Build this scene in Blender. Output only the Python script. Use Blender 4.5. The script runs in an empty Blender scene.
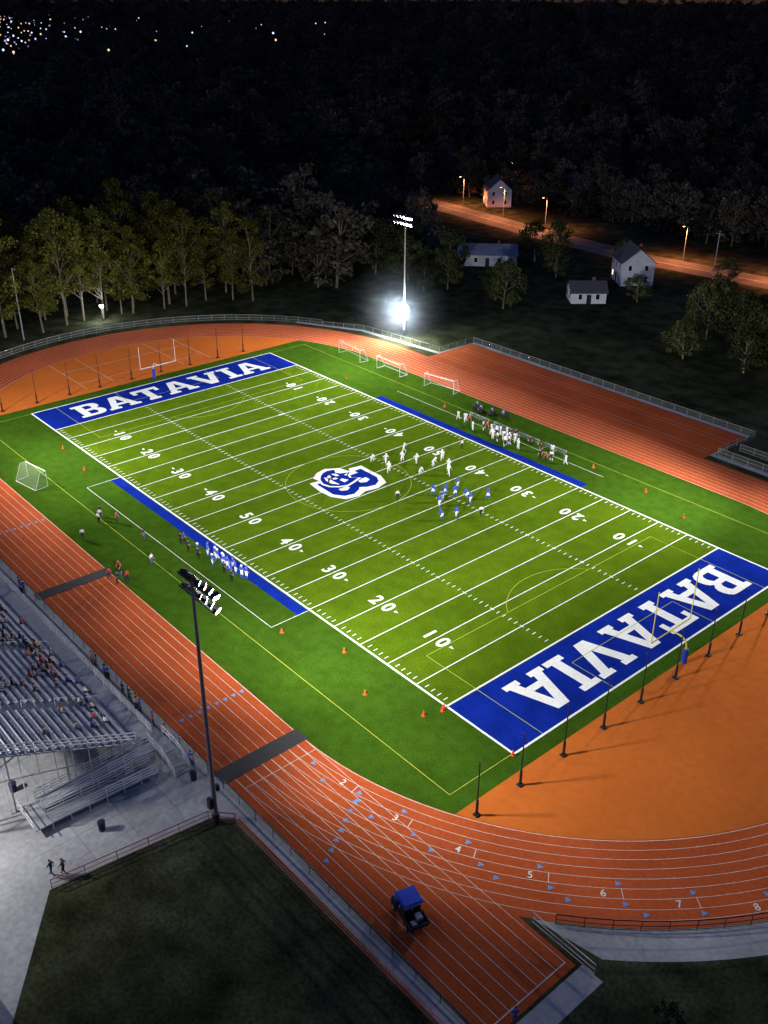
import bpy, bmesh, math, random
import numpy as np
from mathutils import Vector, Matrix
random.seed(7); RN=np.random.RandomState(11)
D=bpy.data; C=bpy.context; COL=C.scene.collection
YD=0.9144
# ------------------------------------------------------------- helpers
def mat(name,col,rough=0.8,metal=0,noise=None,emit=None,es=1.0,bump=None,spec=0.3,objrand=0,island=0,alpha=None):
    m=D.materials.new(name); m.use_nodes=True; n=m.node_tree; b=n.nodes['Principled BSDF']
    b.inputs['Roughness'].default_value=rough; b.inputs['Metallic'].default_value=metal
    b.inputs['Specular IOR Level'].default_value=spec
    c4=(*col,1); b.inputs['Base Color'].default_value=c4
    src=None
    tc=n.nodes.new('ShaderNodeTexCoord')
    if noise:
        for (sc,amt,det) in noise:
            t=n.nodes.new('ShaderNodeTexNoise'); t.inputs['Scale'].default_value=sc; t.inputs['Detail'].default_value=det
            n.links.new(tc.outputs['Object'],t.inputs['Vector'])
            r=n.nodes.new('ShaderNodeMapRange'); r.inputs[1].default_value=.3; r.inputs[2].default_value=.7
            r.inputs[3].default_value=1-amt; r.inputs[4].default_value=1+amt
            n.links.new(t.outputs['Fac'],r.inputs[0])
            src=mul(n,src,c4,r.outputs[0])
    if objrand:
        oi=n.nodes.new('ShaderNodeObjectInfo'); r=n.nodes.new('ShaderNodeMapRange')
        r.inputs[3].default_value=1-objrand; r.inputs[4].default_value=1+objrand
        n.links.new(oi.outputs['Random'],r.inputs[0]); src=mul(n,src,c4,r.outputs[0])
    if island:
        g=n.nodes.new('ShaderNodeNewGeometry'); r=n.nodes.new('ShaderNodeMapRange')
        r.inputs[3].default_value=1-island; r.inputs[4].default_value=1+island
        n.links.new(g.outputs['Random Per Island'],r.inputs[0]); src=mul(n,src,c4,r.outputs[0])
    if src is not None: n.links.new(src,b.inputs['Base Color'])
    if emit:
        b.inputs['Emission Color'].default_value=(*emit,1); b.inputs['Emission Strength'].default_value=es
        m.cycles.emission_sampling='NONE'
    if bump:
        t=n.nodes.new('ShaderNodeTexNoise'); t.inputs['Scale'].default_value=bump[0]; t.inputs['Detail'].default_value=3
        n.links.new(tc.outputs['Object'],t.inputs['Vector'])
        bp=n.nodes.new('ShaderNodeBump'); bp.inputs['Strength'].default_value=bump[1]; bp.inputs['Distance'].default_value=bump[2]
        n.links.new(t.outputs['Fac'],bp.inputs['Height']); n.links.new(bp.outputs[0],b.inputs['Normal'])
    if alpha is not None:
        b.inputs['Alpha'].default_value=alpha
    return m
def mul(n,src,c4,fac):
    v=n.nodes.new('ShaderNodeVectorMath'); v.operation='SCALE'
    if src is None: v.inputs[0].default_value=c4[:3]
    else: n.links.new(src,v.inputs[0])
    n.links.new(fac,v.inputs['Scale']); return v.outputs[0]
def link(o,parent=None):
    COL.objects.link(o)
    if parent: o.parent=parent
    return o
def obj(name,verts,faces,mats,parent=None,mi=None,smooth=False,loc=None,rz=0):
    me=D.meshes.new(name); me.from_pydata([tuple(v) for v in verts],[],faces)
    for m in (mats if isinstance(mats,(list,tuple)) else [mats]): me.materials.append(m)
    if mi is not None: me.polygons.foreach_set('material_index',mi)
    if smooth: me.polygons.foreach_set('use_smooth',[True]*len(me.polygons))
    me.update(); o=D.objects.new(name,me)
    if loc: o.location=loc
    o.rotation_euler.z=rz
    return link(o,parent)
def empty(name,loc=(0,0,0),rz=0,parent=None):
    o=D.objects.new(name,None); o.location=loc; o.rotation_euler.z=rz; o.empty_display_size=.5
    return link(o,parent)
class MB:  # mesh builder
    def __init__(s): s.v=[];s.f=[];s.m=[]
    def add(s,vs,fs,m=0):
        k=len(s.v); s.v+= [tuple(v) for v in vs]; s.f+=[tuple(i+k for i in f) for f in fs]; s.m+=[m]*len(fs)
    def box(s,c,d,m=0,rz=0,M=None):
        x,y,z=[q/2 for q in d]
        vs=[(sx*x,sy*y,sz*z) for sx in(-1,1) for sy in(-1,1) for sz in(-1,1)]
        if M is not None: vs=[M@Vector(v) for v in vs]
        elif rz:
            ca,sa=math.cos(rz),math.sin(rz); vs=[(a*ca-b*sa,a*sa+b*ca,e) for a,b,e in vs]
        vs=[(a+c[0],b+c[1],e+c[2]) for a,b,e in vs]
        s.add(vs,[(0,1,3,2),(4,6,7,5),(0,4,5,1),(2,3,7,6),(0,2,6,4),(1,5,7,3)],m)
    def tube(s,p,q,r1,r2=None,m=0,n=6,caps=True):
        r2=r1 if r2 is None else r2; p=Vector(p);q=Vector(q); d=(q-p)
        if d.length<1e-6:return
        d.normalize(); a=d.orthogonal().normalized(); b=d.cross(a)
        vs=[p+(a*math.cos(2*math.pi*i/n)+b*math.sin(2*math.pi*i/n))*r1 for i in range(n)]+[q+(a*math.cos(2*math.pi*i/n)+b*math.sin(2*math.pi*i/n))*r2 for i in range(n)]
        fs=[(i,(i+1)%n,n+(i+1)%n,n+i) for i in range(n)]
        if caps: fs+=[tuple(range(n))[::-1],tuple(range(n,2*n))]
        s.add(vs,fs,m)
    def ell(s,c,r,m=0,n=10,k=7,M=None):
        vs=[];fs=[]
        for j in range(k+1):
            ph=math.pi*j/k
            for i in range(n):
                t=2*math.pi*i/n; v=Vector((r[0]*math.sin(ph)*math.cos(t),r[1]*math.sin(ph)*math.sin(t),r[2]*math.cos(ph)))
                if M is not None: v=M@v
                vs.append((v.x+c[0],v.y+c[1],v.z+c[2]))
        for j in range(k):
            for i in range(n): fs.append((j*n+i,(j+1)*n+i,(j+1)*n+(i+1)%n,j*n+(i+1)%n))
        s.add(vs,fs,m)
    def quad(s,x0,y0,x1,y1,z,m=0): s.add([(x0,y0,z),(x1,y0,z),(x1,y1,z),(x0,y1,z)],[(0,1,2,3)],m)
    def out(s,name,mats,parent=None,smooth=False,loc=None,rz=0): return obj(name,s.v,s.f,mats,parent,s.m,smooth,loc,rz)
def arcpts(cx,cy,r,a0,a1,n): return [(cx+r*math.cos(math.radians(a0+(a1-a0)*i/n)),cy+r*math.sin(math.radians(a0+(a1-a0)*i/n))) for i in range(n+1)]
def flat(name,pts,z,m,parent=None): return obj(name,[(x,y,z) for x,y in pts],[tuple(range(len(pts)))],m,parent)
def pathstrip(mb,pts,w,z,m=0,closed=False):
    P=[Vector(p) for p in pts]; n=len(P); L=[];R=[]
    for i in range(n):
        a=P[(i-1)%n] if (closed or i>0) else P[i]; b=P[(i+1)%n] if (closed or i<n-1) else P[i]
        d=(b-a).normalized(); nn=Vector((-d.y,d.x))*w/2; L.append(P[i]+nn);R.append(P[i]-nn)
    k=len(L); vs=[(p.x,p.y,z) for p in L]+[(p.x,p.y,z) for p in R]
    fs=[(k+i,k+(i+1)%n,(i+1)%n,i) for i in range(n if closed else n-1)]
    mb.add(vs,fs,m)
# ------------------------------------------------------------- materials
M_ground=mat('ground_grass',(0.036,0.040,0.020),1,noise=[(.05,.5,4),(.3,.55,5),(3,.4,3)],spec=0)
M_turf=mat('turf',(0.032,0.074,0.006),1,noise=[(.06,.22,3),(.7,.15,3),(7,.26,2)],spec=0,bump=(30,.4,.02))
M_turf2=mat('turf_playing_area',(0.064,0.112,0.005),1,noise=[(.05,.15,3),(.5,.14,4),(6,.28,2)],spec=0,bump=(30,.4,.02))  # same turf as the surround, brighter floodlighting painted into a lighter colour
M_turf3=mat('turf_lit_tone_b',(0.055,0.101,0.0045),1,noise=[(.05,.15,3),(.5,.14,4),(6,.28,2)],spec=0,bump=(30,.4,.02))
M_track=mat('track_rubber',(0.38,0.074,0.022),1,noise=[(.12,.16,3),(2.5,.11,3),(20,.14,2)],spec=0.02)
M_dzone=mat('dzone_rubber',(0.46,0.115,0.020),1,noise=[(.08,.09,3),(1.2,.07,4),(16,.09,2)],spec=0.02)
M_white=mat('white_paint',(0.72,0.73,0.70),.9,noise=[(5,.12,3),(.4,.07,3)],spec=.05)
M_lane=mat('lane_paint',(0.60,0.50,0.42),.9,noise=[(3,.22,3)],spec=.05)
M_yel=mat('yellow_line_paint',(0.34,0.38,0.05),.9,spec=.05)
M_blue=mat('blue_turf',(0.005,0.018,0.215),1,noise=[(.4,.2,4),(6,.24,2)],spec=0)
M_ltb=mat('light_blue_paint',(0.12,0.27,0.55),.9,spec=.05)
M_conc=mat('concrete',(0.30,0.305,0.31),.9,noise=[(.15,.26,5),(2,.16,4)])
M_concd=mat('concrete_dark',(0.16,0.165,0.17),.9,noise=[(.3,.15,4)])
M_mat=mat('rubber_mat',(0.03,0.03,0.032),.8)
M_alu=mat('aluminium',(0.34,0.35,0.37),.5,metal=.3,noise=[(1.5,.12,3)])
M_aluw=mat('aluminium_light',(0.60,0.60,0.62),.5,metal=.15,noise=[(.4,.14,3)])
M_steel=mat('galvanised_steel',(0.30,0.31,0.32),.5,metal=.5)
M_polem=mat('painted_pole',(0.18,0.18,0.185),.5,metal=.3)
M_dark=mat('dark_steel',(0.03,0.03,0.033),.5,metal=.3)
M_black=mat('black_paint',(0.012,0.012,0.014),.6)
M_rust=mat('fence_orange',(0.36,0.08,0.045),.7)
M_net=mat('net_mesh',(0.7,0.72,0.6),.8,alpha=.07)
M_chain=mat('chain_link',(0.30,0.31,0.32),.6,alpha=.10)
M_lamp=mat('lamp_lens',(1,1,1),.3,emit=(.92,.97,1),es=40)
M_yelp=mat('yellow_metal',(0.62,0.55,0.04),.45)
M_whitep=mat('white_metal',(0.78,0.78,0.78),.45)
M_pad=mat('blue_pad',(0.01,0.04,0.38),.5)
M_orange=mat('orange_cone',(0.75,0.10,0.02),.6)
M_bark=mat('bark',(0.15,0.125,0.085),.95,noise=[(3,.3,3)])
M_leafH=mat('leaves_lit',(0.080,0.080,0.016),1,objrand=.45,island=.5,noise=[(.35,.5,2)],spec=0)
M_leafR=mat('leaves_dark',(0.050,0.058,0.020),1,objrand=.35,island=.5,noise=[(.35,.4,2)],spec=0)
M_leafF=mat('leaves_forest',(0.064,0.056,0.040),1,objrand=.6,island=.5,noise=[(.3,.45,2)],spec=0)
M_bush=mat('leaves_bush',(0.03,0.05,0.02),.95,island=.5)
# ------------------------------------------------------------- ground + field
flat('ground',[(-5000,-1500),(1500,-1500),(1500,5000),(-5000,5000)],0,M_ground)
RC=39.6
def stad(r,y0,y1): return arcpts(RC,0,r,-90,90,64)+arcpts(-RC,0,r,90,270,64)
flat('running_track',stad(46.9,0,0),0.006,M_track)
mb=MB(); mb.quad(RC,-46.9,73.2,-37.7,.002); mb.out('sprint_chute_pavement',M_track)
mb=MB(); mb.quad(-33,44,28.8,58.9,.002); mb.out('runway_pavement',M_track)
flat('d_zone_pavement',[(56.0,-33.9)]+arcpts(RC,0,38.0,-62,62,48)+[(56.0,33.9)],.010,M_dzone)
flat('d_zone_pavement',[(-57,33.0)]+arcpts(-RC,0,38.0,118,242,48)+[(-57,-33)],.010,M_dzone)
pt=[(56.7,-34.0)]+[(56.7,33.2)]+arcpts(RC,0,38.05,60,90,14)+arcpts(-RC,0,38.05,90,118,14)+[(-57.6,33)]+[(-57.6,-33)]+arcpts(-RC,0,38.05,242,270,14)+arcpts(RC,0,38.05,-90,-63.3,14)
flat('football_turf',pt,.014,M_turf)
mb=MB()
xs=[-45.9]+[(5*i-50)*YD for i in range(1,20)]+[45.9]
xs=sorted(set([x for x in xs if -45.91<x<45.91]))
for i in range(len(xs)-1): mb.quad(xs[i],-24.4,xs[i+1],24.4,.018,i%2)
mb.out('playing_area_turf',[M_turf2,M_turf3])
Z=.018
mb=MB(); mb.quad(45.9,-24.4,54.7,24.4,Z); mb.out('end_zone',M_blue)
mb=MB(); mb.quad(-54.7,-24.4,-45.9,24.4,Z); mb.out('end_zone',M_blue)
mb=MB(); mb.quad(-23,-26.1,23,-24.65,Z); mb.out('team_box_strip',M_blue)
mb=MB(); mb.quad(-23,24.65,23,26.1,Z); mb.out('team_box_strip',M_blue)
mb=MB()
HW=24.38
for i in range(0,21):
    x=(-50+5*i)*YD; w=.055 if 0<i<20 else .10
    mb.quad(x-w,-HW+.12,x+w,HW-.12,.024)
for i in range(1,100):
    x=(i-50)*YD
    if i%5==0:
        for s in (-1,1): mb.quad(x-.3,s*8.13-.05,x+.3,s*8.13+.05,.028)
        continue
    for s in(-1,1):
        mb.quad(x-.045,s*(HW-.75)-.3,x+.045,s*(HW-.75)+.3,.024)
        mb.quad(x-.045,s*8.13-.3,x+.045,s*8.13+.3,.024)
for s in(-1,1):
    mb.quad(-54.86,s*HW-.12,54.86,s*HW+.12,.028)
    mb.quad(s*54.86-.12,-HW-.12,s*54.86+.12,HW+.12,.032)
for s in(-1,1):
    mb.quad(-23,s*29.8-.03,23,s*29.8+.03,.022); 
    mb.quad(s*23-.035,-29.8,s*23+.035,-24.6,.028)
mb.out('field_line_markings',M_white)
mb=MB(); sx,sy=54.75,32.7; t=.035
for s in(-1,1):
    mb.quad(-sx,s*sy-t,sx,s*sy+t,.036)
    for a,b in((-sy,-24.6),(24.6,sy)): mb.quad(s*sx-t,a,s*sx+t,b,.040)
    xp=s*(sx-16.5); mb.quad(xp-t,-20.1,xp+t,20.1,.036)
    for q in(-1,1): mb.quad(min(xp,s*sx),q*20.15-t,max(xp,s*sx),q*20.15+t,.040)
    xg=s*(sx-5.5); mb.quad(xg-t,-9.1,xg+t,9.1,.036)
    for q in(-1,1): mb.quad(min(xg,s*sx),q*9.15-t,max(xg,s*sx),q*9.15+t,.040)
    a0=180-53 if s>0 else -53; pathstrip(mb,arcpts(s*(sx-11),0,9.15,a0,a0+106,30),.07,.044)
pathstrip(mb,arcpts(0,0,9.15,0,360,64)[:-1],.07,.044,closed=True)
mb.out('soccer_line_markings',M_yel)
def curveshape(polys):
    cu=D.curves.new('c','CURVE'); cu.dimensions='2D'; cu.fill_mode='BOTH'
    for P in polys:
        sp=cu.splines.new('POLY'); sp.points.add(len(P)-1)
        for i,(x,y) in enumerate(P): sp.points[i].co=(x,y,0,1)
        sp.use_cyclic_u=True
    o=D.objects.new('c',cu); COL.objects.link(o); C.view_layer.update()
    me=D.meshes.new_from_object(o.evaluated_get(C.evaluated_depsgraph_get()))
    v=[tuple(q.co) for q in me.vertices]; f=[tuple(p.vertices) for p in me.polygons]
    D.objects.remove(o); return v,f
def textshape(s,size=1,off=0.02):
    cu=D.curves.new('t','FONT'); cu.body=s; cu.size=size; cu.offset=off; cu.align_x='CENTER'
    o=D.objects.new('t',cu); COL.objects.link(o); C.view_layer.update()
    me=D.meshes.new_from_object(o.evaluated_get(C.evaluated_depsgraph_get()))
    v=[tuple(q.co) for q in me.vertices]; f=[tuple(p.vertices) for p in me.polygons]
    D.objects.remove(o)
    v=np.array(v); v[:,0]-=(v[:,0].min()+v[:,0].max())/2; v[:,1]-=(v[:,1].min()+v[:,1].max())/2
    return v,f
Lt={'I':(.5,[[(0,0),(.5,0),(.5,.14),(.37,.14),(.37,.86),(.5,.86),(.5,1),(0,1),(0,.86),(.13,.86),(.13,.14),(0,.14)]]),
'T':(.9,[[(.25,0),(.65,0),(.65,.14),(.57,.14),(.57,.83),(.76,.83),(.76,.66),(.9,.66),(.9,1),(0,1),(0,.66),(.14,.66),(.14,.83),(.33,.83),(.33,.14),(.25,.14)]]),
'A':(1.05,[[(0,0),(.38,0),(.38,.13),(.31,.13),(.35,.27),(.70,.27),(.74,.13),(.67,.13),(.67,0),(1.05,0),(1.05,.13),(.97,.13),(.68,1),(.37,1),(.08,.13),(0,.13)],[(.40,.42),(.65,.42),(.525,.80)]]),
'V':(1.05,[[(0,1),(0,.87),(.08,.87),(.38,0),(.67,0),(.97,.87),(1.05,.87),(1.05,1),(.67,1),(.67,.87),(.74,.87),(.525,.30),(.31,.87),(.38,.87),(.38,1)]]),
'B':(.85,[[(0,0),(.6,0),(.74,.04),(.82,.13),(.85,.26),(.82,.40),(.77,.47),(.68,.52),(.77,.59),(.82,.68),(.82,.80),(.77,.91),(.69,.98),(.58,1),(0,1),(0,.86),(.1,.86),(.1,.14),(0,.14)],[(.33,.15),(.53,.15),(.6,.21),(.61,.32),(.55,.43),(.33,.43)],[(.33,.58),(.51,.58),(.57,.65),(.57,.77),(.52,.85),(.33,.85)]])}
def word(s):
    mb=MB(); x=0
    for ch in s:
        w,P=Lt[ch]; v,f=curveshape(P); mb.add([(a+x,b,0) for a,b,_ in v],f); x+=w+.07
    return mb,x-.07
wb,ww=word('BATAVIA')
for s in(1,-1):
    WID,HT,OF=(38.0,5.9,-.9) if s>0 else (38.0,5.6,.5)
    vs=[]
    for a,b,_ in wb.v:
        u=(a-ww/2)/ww*WID; h=(b-.5)*HT
        if s<0: vs.append((-50.3-h,u+OF,.022))
        else: vs.append((50.3+h,-u-OF,.022))
    obj('end_zone_lettering',vs,wb.f,M_white)
mb=MB(); digs={c:textshape(c,2.5,.06) for c in '12345'+'0'}
for k in range(1,10):
    n=k if k<=5 else 10-k; x=(k*10-50)*YD
    for s in(-1,1):
        yy=s*(HW-8*YD)
        for ch,ox in((str(n),-1.05),('0',1.05)):
            v,f=digs[ch]
            r=1 if s<0 else -1
            mb.add([(x+r*(a*.95+ox),yy+r*b*1.02,.028) for a,b,_ in v],f)
        if n!=5:
            d=1 if k>5 else -1; e=x+d*2.15
            mb.add([(e,yy-.2,.028),(e,yy+.2,.028),(e+d*.6,yy,.028)],[(0,1,2)])
mb.out('yard_numbers',M_white)
def tr(P,sx,sy,ox,oy): return [((x-.42)*sx+ox,(y-.5)*sy+oy) for x,y in P]
e=empty('midfield_logo'); S=(6.5,8.0,.35,0)
oW=[(-.14,-.08),(.3,-.13),(.68,-.11),(.98,.04),(1.05,.3),(.95,.5),(1.02,.75),(.92,1.02),(.6,1.12),(-.12,1.12),(-.18,.86),(-.04,.80),(-.34,.74),(-.52,.5),(-.46,.28),(-.3,.1),(-.1,.12)]
v,f=curveshape([tr(oW,*S)]); obj('outline',[(a,b,.050) for a,b,_ in v],f,M_white,e)
bB=[(.0,.0),(.62,-.02),(.84,.1),(.9,.28),(.8,.46),(.72,.52),(.82,.64),(.86,.8),(.76,.95),(.58,1.03),(.0,1.03),(.0,.88),(.12,.88),(.12,.16),(.0,.16)]
v,f=curveshape([tr(bB,*S),tr([(.5,.18),(.6,.18),(.66,.28),(.6,.38),(.5,.38)],*S),tr([(.42,.80),(.46,.66),(.56,.66),(.62,.76),(.56,.87),(.42,.87)],*S)])
obj('letter',[(a,b,.054) for a,b,_ in v],f,M_blue,e)
dv=[(-.46,.50),(-.40,.66),(-.24,.58),(-.12,.64),(-.02,.84),(.10,.70),(.22,.66),(.38,.80),(.46,.60),(.52,.42),(.44,.24),(.28,.10),(.08,.06),(-.14,.12),(-.32,.24),(-.42,.36)]
v,f=curveshape([tr(dv,*S)]); obj('mascot_outline',[(a,b,.058) for a,b,_ in v],f,M_white,e)
v,f=curveshape([tr([((x-.03)*.88+.03,(y-.42)*.87+.42) for x,y in dv],*S),tr([(-.22,.46),(-.06,.47),(-.02,.54),(-.16,.54)],*S),tr([(.12,.50),(.16,.43),(.32,.44),(.28,.56)],*S),
 tr([(-.18,.28),(-.02,.22),(.18,.22),(.34,.32),(.16,.31),(.0,.31)],*S),tr([(.0,.44),(.08,.44),(.06,.36),(-.01,.36)],*S),tr([(-.02,.74),(.02,.62),(.07,.64)],*S)])
obj('mascot_face',[(a,b,.062) for a,b,_ in v],f,M_blue,e)
# ------------------------------------------------------------- track lines
LW=1.0; R0=38.15
mb=MB()
for i in range(9):
    r=R0+i*LW; pathstrip(mb,stad(r,0,0),.05 if i else .07,.014,closed=True)
mb.v=[(a,b,.013 if False else c) for a,b,c in mb.v]
for i in range(9):
    y=-(R0+i*LW); mb.quad(RC+1,y-.025,72.6,y+.025,.018)
mb.quad(72.5,-46.2,72.6,-38.1,.022)
for x in (42.2,-42.2): mb.quad(x-.03,-46.1,x+.03,-38.2,.022)
for y in (49.0,50.2,54.6,55.8): mb.quad(-32,y,28,y+.05,.012)
ang={2:(47.3,-38.9),3:(53.6,-38.1),4:(59.6,-36.4),5:(65.5,-34.1),6:(70.4,-30.9),7:(75.0,-27.2),8:(79.1,-22.8)}
tri=MB()
td={c:textshape(c,.98,.005) for c in '12345678'}
def lanept(k,a,dr=0): r=R0+(k-.5)*LW+dr; return (RC+r*math.cos(a),r*math.sin(a))
num=MB()
for k,(px,py) in ang.items():
    a=math.atan2(py,px-RC); x,y=lanept(k,a); ca,sa=math.cos(a),math.sin(a)
    v,f=td[str(k)]
    num.add([(x-u*sa-w*ca, y+u*ca-w*sa,.022) for u,w,_ in v],f)
    p=lanept(k,a+.035,-.5);q=lanept(k,a+.035,.5); pathstrip(num,[p,q],.05,.022)
    for da in(-.10,-.2,.16):
        c=lanept(k,a+da); r=.27; t=(-math.sin(a+da),math.cos(a+da)); nn=(math.cos(a+da),math.sin(a+da))
        tri.add([(c[0]+nn[0]*r,c[1]+nn[1]*r,.024),(c[0]-nn[0]*r,c[1]-nn[1]*r,.024),(c[0]+t[0]*.55,c[1]+t[1]*.55,.024)],[(0,1,2)])
for k in range(1,9):
    y=-(R0+(k-.5)*LW)
    for x in (30.2,48.5+k*.6,-18):
        tri.add([(x,y-.27,.022),(x,y+.27,.022),(x+.55,y,.022)],[(0,1,2)])
mb.out('track_lane_markings',M_lane)
num.out('lane_numbers',M_white)
tri.out('exchange_zone_markings',M_ltb)
for (x,y,w) in((0,-42.5,1.7),(39.6,-42.5,1.9)):
    mb=MB(); mb.box((x,y,.03),(w,9.4,.05)); mb.out('rubber_crossing_mat',M_mat)
mb=MB()
for y in(-12,-6.5,8,14): mb.quad(-76,y-.04,-60,y+.04,.020)
for x in(-63,-70): mb.quad(x-.04,-12,x+.04,14,.024)
mb.out('d_zone_line_markings',M_lane)
# ------------------------------------------------------------- pavements
P=[(-60,-47.1),(43.5,-47.1),(73.5,-47.1),(73.5,-37.3),(75.4,-37.3),(75.4,-48.5),(45,-48.5),(43.2,-50.3),(41.5,-64.2),(52,-72),(60,-90),(20,-110),(-60,-110)]
flat('plaza_pavement',P,.008,M_conc)
P=arcpts(RC,0,46.95,-52,60,50)+arcpts(RC,0,49.8,60,-46,50)
flat('curve_walkway_pavement',P,.012,M_conc)
mb=MB(); pathstrip(mb,[(-68,40.5),(-54.3,47.6),(-33.3,50),(-33.3,59.6),(29,59.6),(29,49),(60,49)],1.1,.016); mb.out('far_walkway_pavement',M_conc)
mb=MB()
for i in range(40):
    x=-20+i*2.4
    if x<42: mb.quad(x-.02,-64,x+.02,-48,.012)
    elif x<73: mb.quad(x-.02,-48.4,x+.02,-47.2,.012)
for y in(-52,-56,-60): mb.quad(20,y-.02,41,y+.02,.016)
mb.out('pavement_joints',M_concd)
# ------------------------------------------------------------- fences
def fence(name,pts,h,mpost,mrail,step=2.5,chain=True,mid=True,rr=.035):
    mb=MB()
    for i in range(len(pts)-1):
        a=Vector((*pts[i],0));b=Vector((*pts[i+1],0)); L=(b-a).length; n=max(1,round(L/step))
        for j in range(n+(1 if i==len(pts)-2 else 0)):
            p=a.lerp(b,j/n); mb.tube(p,p+Vector((0,0,h+.03)),.035,m=0)
        mb.tube(a+Vector((0,0,h)),b+Vector((0,0,h)),rr,m=1,caps=False)
        if mid:
            mb.tube(a+Vector((0,0,h*.5)),b+Vector((0,0,h*.5)),rr*.7,m=1,caps=False)
            mb.tube(a+Vector((0,0,.1)),b+Vector((0,0,.1)),rr*.7,m=1,caps=False)
        if chain: mb.add([(a.x,a.y,.1),(b.x,b.y,.1),(b.x,b.y,h),(a.x,a.y,h)],[(0,1,2,3)],2)
    return mb.out(name,[mpost,mrail,M_chain])
fence('chain_link_fence',[(-60,-47.6),(38.4,-47.6)],1.1,M_dark,M_steel)
fence('chain_link_fence',[(41,-47.6),(74,-47.4)],1.1,M_dark,M_dark)
fence('chain_link_fence',arcpts(RC,0,47.1,-50,55,40),1.1,M_black,M_black,rr=.05)
fence('chain_link_fence',[(68.5,-37.3),(74.6,-37.3)],1.1,M_steel,M_steel)
fence('chain_link_fence',[(41.5,-64.0),(43.3,-50.6),(45.0,-49.0),(72,-48.8)],1.0,M_rust,M_rust,rr=.045)
fence('chain_link_fence',arcpts(-RC,0,49.2,118,245,40),1.2,M_steel,M_steel)
fence('chain_link_fence',[(-62,43.2),(-54.3,48.2),(-33.8,50.6),(-33.8,60.2),(29.6,60.2)],1.0,M_steel,M_steel,mid=False)
fence('chain_link_fence',[(29.6,60.2),(29.6,49.6),(60,49.6)],1.2,M_steel,M_steel)
fence('chain_link_fence',[(31,53.5),(60,53.5)],1.2,M_steel,M_steel)
# ------------------------------------------------------------- bleachers
def bleachers():
    root=empty('aluminium_bleachers'); x0,x1=-45,31.6; yf=-49.4; zf=1.15
    mb=MB(); NR=22
    mb.box(((x0+x1)/2,yf-.85,zf-.05),(x1-x0,1.7,.08),1)
    y=yf-1.7; z=zf
    ais=[-30,-16,-2,12,24]
    for r in range(NR):
        mb.box(((x0+x1)/2,y-.30,z+.0),(x1-x0,.50,.05),1)
        mb.box(((x0+x1)/2,y-.66,z+.18),(x1-x0,.02,.30),1)
        segs=[]; a=x0
        for q in ais: segs.append((a,q-.7)); a=q+.7
        segs.append((a,x1))
        for a,b in segs: mb.box(((a+b)/2,y-.56,z+.44),(b-a,.27,.05),0)
        for q in ais: mb.box((q,y-.45,z+.16),(1.3,.3,.03),2)
        y-=.76; z+=.34
    mb.out('seating',[M_aluw,M_alu,M_steel],root)
    ye=y; ze=z
    mb=MB()
    for zz in(.35,.7,1.05): mb.tube((x0,yf,zf+zz),(x1,yf,zf+zz),.035)
    for i in range(int((x1-x0)/1.8)+1): mb.tube((x0+i*1.8,yf,0),(x0+i*1.8,yf,zf+1.05),.035)
    for k in(.45,.8,1.15): mb.tube((x1,yf-1.7,zf+k),(x1,ye,ze+k),.05)
    for i in range(12):
        t=i/11; p=Vector((x1,yf-1.7+(ye-yf+1.7)*t,zf+(ze-zf)*t)); mb.tube((p.x,p.y,0),(p.x,p.y,p.z+1.15),.05)
    for q in ais:
        for r in range(0,NR,4):
            yy=yf-1.7-r*.76; zz=zf+r*.34; mb.tube((q,yy,zz),(q,yy,zz+.9),.03); mb.tube((q,yy-1.2,zz+.5),(q,yy-1.2,zz+1.4),.03); mb.tube((q,yy,zz+.9),(q,yy-1.2,zz+1.4),.03)
    mb.out('railings',M_aluw,root)
    mb=MB()
    for i in range(14):
        x=x0+i*(x1-x0)/13
        for t in(.15,.4,.7,1): 
            yy=yf-1.7+(ye-yf+1.7)*t; zz=zf+(ze-zf)*t; mb.tube((x,yy,0),(x,yy,zz-.06),.08)
        mb.tube((x,yf-1.7,zf-.1),(x,ye,ze-.1),.08); mb.tube((x,yf-2,.2),(x,ye,ze*.6),.05)
    mb.out('frame',M_steel,root)
bleachers()
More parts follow.
